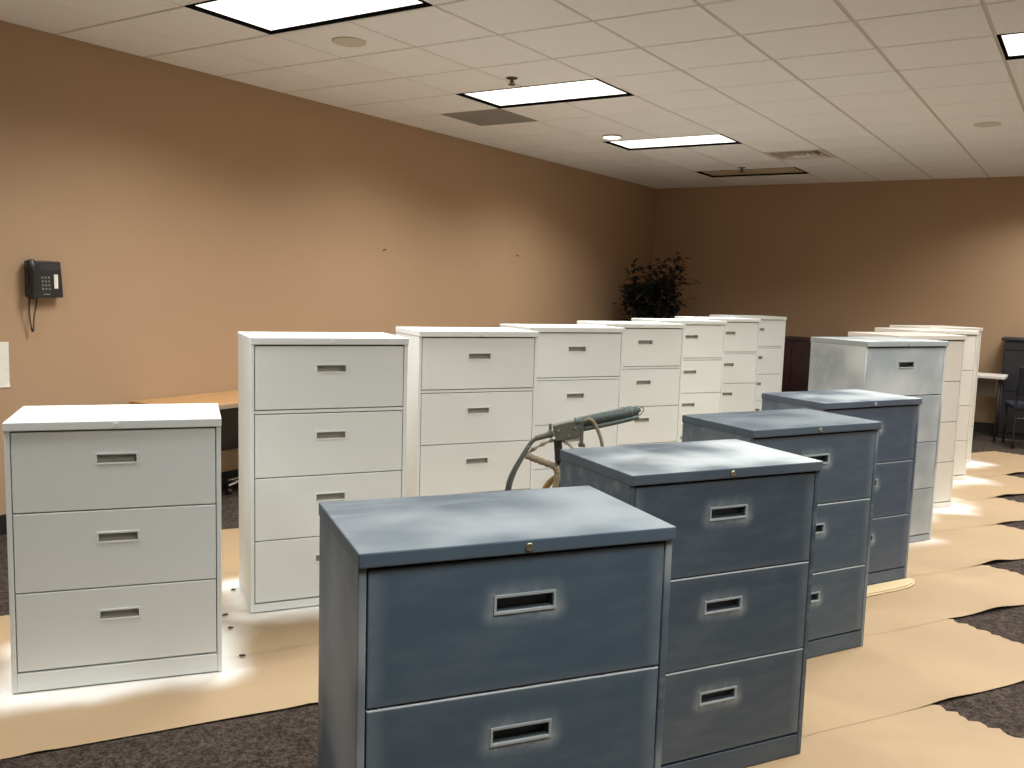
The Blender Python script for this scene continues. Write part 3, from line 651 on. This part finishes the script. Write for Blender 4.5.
tube(bm, lp, 0.014, 12, 4); obj('hose_loop', bm, M['gold'], t, smooth=True)

# ------------------------------------------------------------------ back of the room
n = NT('plant leaf'); n.color(n.mix(n.noise(n.obj(), 8), srgb(20, 24, 21), srgb(38, 43, 38))); n.rough(0.5); M['leaf'] = n.m
M['bark'] = plain('plant stem', srgb(52, 46, 40), 0.8); M['pot'] = plain('dark pot', srgb(38, 30, 26), 0.5); M['soil'] = plain('soil', srgb(30, 24, 20), 1.0)
t = thing('potted_plant', 'dark bushy potted plant in the far corner of the room', 'plant', (-4.93, 10.9, FZ))
bm = bmesh.new(); lathe(bm, [(0.13, 0.0), (0.17, 0.30), (0.185, 0.31), (0.185, 0.345), (0.165, 0.345), (0.155, 0.30)], 24, caps=False); obj('pot', bm, M['pot'], t, smooth=False)
bm = bmesh.new(); lathe(bm, [(0.165, 0.27), (0.163, 0.30), (0.05, 0.315)], 20); obj('soil', bm, M['soil'], t)
rp = random.Random(11); stems = []
for k in range(7):
    a_ = rp.uniform(0, 6.28); l_ = rp.uniform(0.12, 0.34); h_ = rp.uniform(1.45, 1.95)
    e = Vector((l_*math.cos(a_), l_*math.sin(a_), h_)); e.x = max(e.x, -0.27)
    if k == 0: e = Vector((0.16, -0.25, 1.86))
    pts = [(0.03*math.cos(a_), 0.03*math.sin(a_), 0.30), (e.x*0.25, e.y*0.25, 0.85), (e.x*0.65, e.y*0.65, 1.35), tuple(e)]
    bm = bmesh.new(); tube(bm, pts, lambda f: 0.012-0.008*f, 8, 6); obj('stem', bm, M['bark'], t, smooth=True); stems.append([Vector(p_) for p_ in catmull(pts, 8)])
bm = bmesh.new()
def leaf(c_, d_, L_, W_):
    d_ = d_.normalized(); sd = d_.cross(Vector((0, 0, 1))); sd = sd.normalized() if sd.length > 0.05 else Vector((1, 0, 0)); nn_ = sd.cross(d_)
    row = [(0, 0.0), (0.25, 0.8), (0.55, 1.0), (0.8, 0.55), (1.0, 0.0)]; L = []; R_ = []; Cn = []
    for f, ww in row:
        q = c_+d_*L_*f-Vector((0, 0, 0.35*L_*f*f))
        Cn.append(bm.verts.new(q)); L.append(bm.verts.new(q+sd*W_*ww+nn_*W_*0.25*ww) if ww else None); R_.append(bm.verts.new(q-sd*W_*ww+nn_*W_*0.25*ww) if ww else None)
    for k in range(4):
        for side in (L, R_):
            vs = [Cn[k], Cn[k+1]]+([side[k+1]] if side[k+1] else [])+([side[k]] if side[k] else [])
            if len(vs) >= 3: bm.faces.new(vs)
for st in stems:
    for q in st[10:]:
        for r in range(13):
            o_ = Vector((rp.gauss(0, 0.11), rp.gauss(0, 0.11), rp.gauss(0, 0.10))); c_ = q+o_
            o_.x = max(-0.2, min(0.2, o_.x)); o_.y = max(-0.2, min(0.2, o_.y)); o_.z = max(-0.2, min(0.13, o_.z)); c_ = q+o_; c_.x = max(c_.x, -0.36); d_ = Vector((rp.uniform(-1, 1), rp.uniform(-1, 1), rp.uniform(-0.3, 0.6)))
            if c_.x < -0.2: d_.x = abs(d_.x)
            leaf(c_, d_, rp.uniform(0.09, 0.15), rp.uniform(0.022, 0.038))
fo = obj('foliage', bm, M['leaf'], t, smooth=True); fo['kind'] = 'stuff'
# maroon storage cabinet
M['mar'] = plain('dark maroon laminate', srgb(52, 24, 28), 0.5, 0, 0.1, 6)
t = thing('storage_cabinet', 'dark maroon storage cabinet against the far wall between the rows', 'cabinet', (-3.25, 11.9, FZ))
obj('body', B(-0.6, 0.6, -0.20, 0.235, 0.06, 1.0), M['mar'], t); obj('top', B(-0.615, 0.615, -0.22, 0.236, 1.0005, 1.03, bev=0.004), M['mar'], t); obj('plinth', B(-0.58, 0.58, -0.17, 0.23, 0.0, 0.0595), M['black'], t)
for s_ in (-1, 1):
    d = obj('door', B(min(s_*0.004, s_*0.594), max(s_*0.004, s_*0.594), -0.219, -0.2005, 0.07, 0.99, bev=0.003), M['mar'], t)
    bm = bmesh.new(); lathe(bm, [(0.008, -0.219), (0.008, -0.232), (0.014, -0.236), (0.012, -0.243)], 14, 'y', (s_*0.05, 0, 0.6)); obj('knob', bm, M['mar'], d)
# white work table by the far wall
M['wtop'] = plain('white laminate', srgb(214, 208, 196), 0.4); M['panel'] = plain('grey modesty panel', srgb(120, 110, 96), 0.6)
t = thing('work_table', 'white-topped table with thin metal legs at the far right', 'table', (-1.50, 11.55, FZ))
obj('table_top', B(-0.75, 0.71, -0.25, 0.17, 0.722, 0.752, bev=0.003), M['wtop'], t)
obj('modesty_panel', B(-0.68, 0.60, 0.10, 0.115, 0.49, 0.705), M['panel'], t)
for sx in (-0.68, 0.655):
    for sy in (-0.17, 0.13):
        bm = bmesh.new(); tube(bm, [(sx, sy, 0.012), (sx, sy, 0.722)], 0.012, 10, 0); l = obj('leg', bm, M['leg'], t, smooth=True)
        bm = bmesh.new(); lathe(bm, [(0.018, 0.0), (0.018, 0.01), (0.011, 0.018)], 12, 'z', (sx, sy, 0)); obj('glide', bm, M['blk'], l)
# dark cabinet with overhanging top
M['navy'] = plain('black navy laminate', srgb(34, 33, 36), 0.5, 0, 0.12, 6)
t = thing('tall_dark_cabinet', 'black cabinet with overhanging top at the far right edge', 'cabinet', (-0.32, 11.95, FZ))
obj('body', B(-0.54, 0.54, -0.16, 0.185, 0.0, 1.135, bev=0.004), M['navy'], t); obj('top', B(-0.575, 0.575, -0.19, 0.19, 1.1355, 1.168, bev=0.005), M['navy'], t)
for s_ in (-1, 1):
    for z0_, z1_ in ((0.08, 0.55), (0.56, 1.02)):
        d = obj('door', B(min(s_*0.004, s_*0.53), max(s_*0.004, s_*0.53), -0.176, -0.1605, z0_, z1_, bev=0.003), M['navy'], t)
        obj('handle', B(s_*0.08-0.012, s_*0.08+0.012, -0.190, -0.1765, z1_-0.18, z1_-0.06, bev=0.002), M['blk2'], d)
obj('drawer_strip', B(-0.53, 0.53, -0.176, -0.1605, 1.03, 1.125, bev=0.003), M['navy'], t)
# dark side chair
M['nfab'] = plain('dark blue fabric', srgb(30, 31, 42), 0.9, 0, 0.15, 200)
t = thing('side_chair', 'dark blue upholstered chair in front of the black cabinet', 'chair', (-0.50, 11.34, FZ), math.radians(196))
bm = bmesh.new(); box(bm, -0.235, 0.235, -0.23, 0.23, 0.42, 0.48); bevel_all(bm, 0.022, 3); obj('seat', bm, M['nfab'], t, smooth=False)
bm = bmesh.new(); v, fs = box(bm, -0.225, 0.225, 0.20, 0.245, 0.58, 0.90)
for q in bm.verts:
    if q.co.z > 0.7: q.co.y += 0.05
bevel_all(bm, 0.018, 3); obj('backrest', bm, M['nfab'], t)
for sx in (-1, 1):
    bm = bmesh.new(); tube(bm, [(sx*0.215, -0.20, 0.0), (sx*0.215, -0.19, 0.43)], 0.011, 10, 0); obj('leg', bm, M['blk'], t, smooth=True)
    bm = bmesh.new(); tube(bm, [(sx*0.215, 0.25, 0.0), (sx*0.215, 0.215, 0.40), (sx*0.215, 0.23, 0.60), (sx*0.215, 0.265, 0.84)], 0.011, 10, 5); obj('leg', bm, M['blk'], t, smooth=True)
bm = bmesh.new(); tube(bm, [(-0.215, 0.218, 0.33), (0.215, 0.218, 0.33)], 0.008, 8, 0); obj('stretcher', bm, M['blk'], t)

# dark scraps on the paper between the short and the first tall white cabinet
M['spot'] = plain('dark scrap', srgb(58, 50, 46), 0.9)
rs = random.Random(4)
spots = [(-3.583, 3.002), (-3.339, 2.749), (-3.193, 2.657), (-2.908, 2.482)]  # small flakes added in place of torn holes and smudges in the paper
for (x, y), lb in zip(spots, ('dark scrap on the paper beside the base of the tall white cabinet', 'dark scrap on the paper against the short white cabinet', 'dark scrap on the paper between the two white cabinets', 'dark scrap on the paper nearest the camera between the white cabinets')):
    bm = bmesh.new(); k_ = 7; a0 = rs.uniform(0, 6); pts = [(0.018*rs.uniform(0.5, 1.2)*math.cos(6.283*i/k_), 0.009*rs.uniform(0.5, 1.2)*math.sin(6.283*i/k_)) for i in range(k_)]
    lo_ = [bm.verts.new((p_[0], p_[1], 0.0)) for p_ in pts]; hi_ = [bm.verts.new((p_[0]*0.9, p_[1]*0.9, 0.003+rs.uniform(0, 0.003))) for p_ in pts]
    bm.faces.new(lo_[::-1]); bm.faces.new(hi_)
    for i in range(k_): bm.faces.new((lo_[i], lo_[(i+1)%k_], hi_[(i+1)%k_], hi_[i]))
    o = obj('paper_spot', bm, M['spot'], None, (x, y, 0.001), a0); tag(o, lb, 'spot', 'dark scraps on the paper')
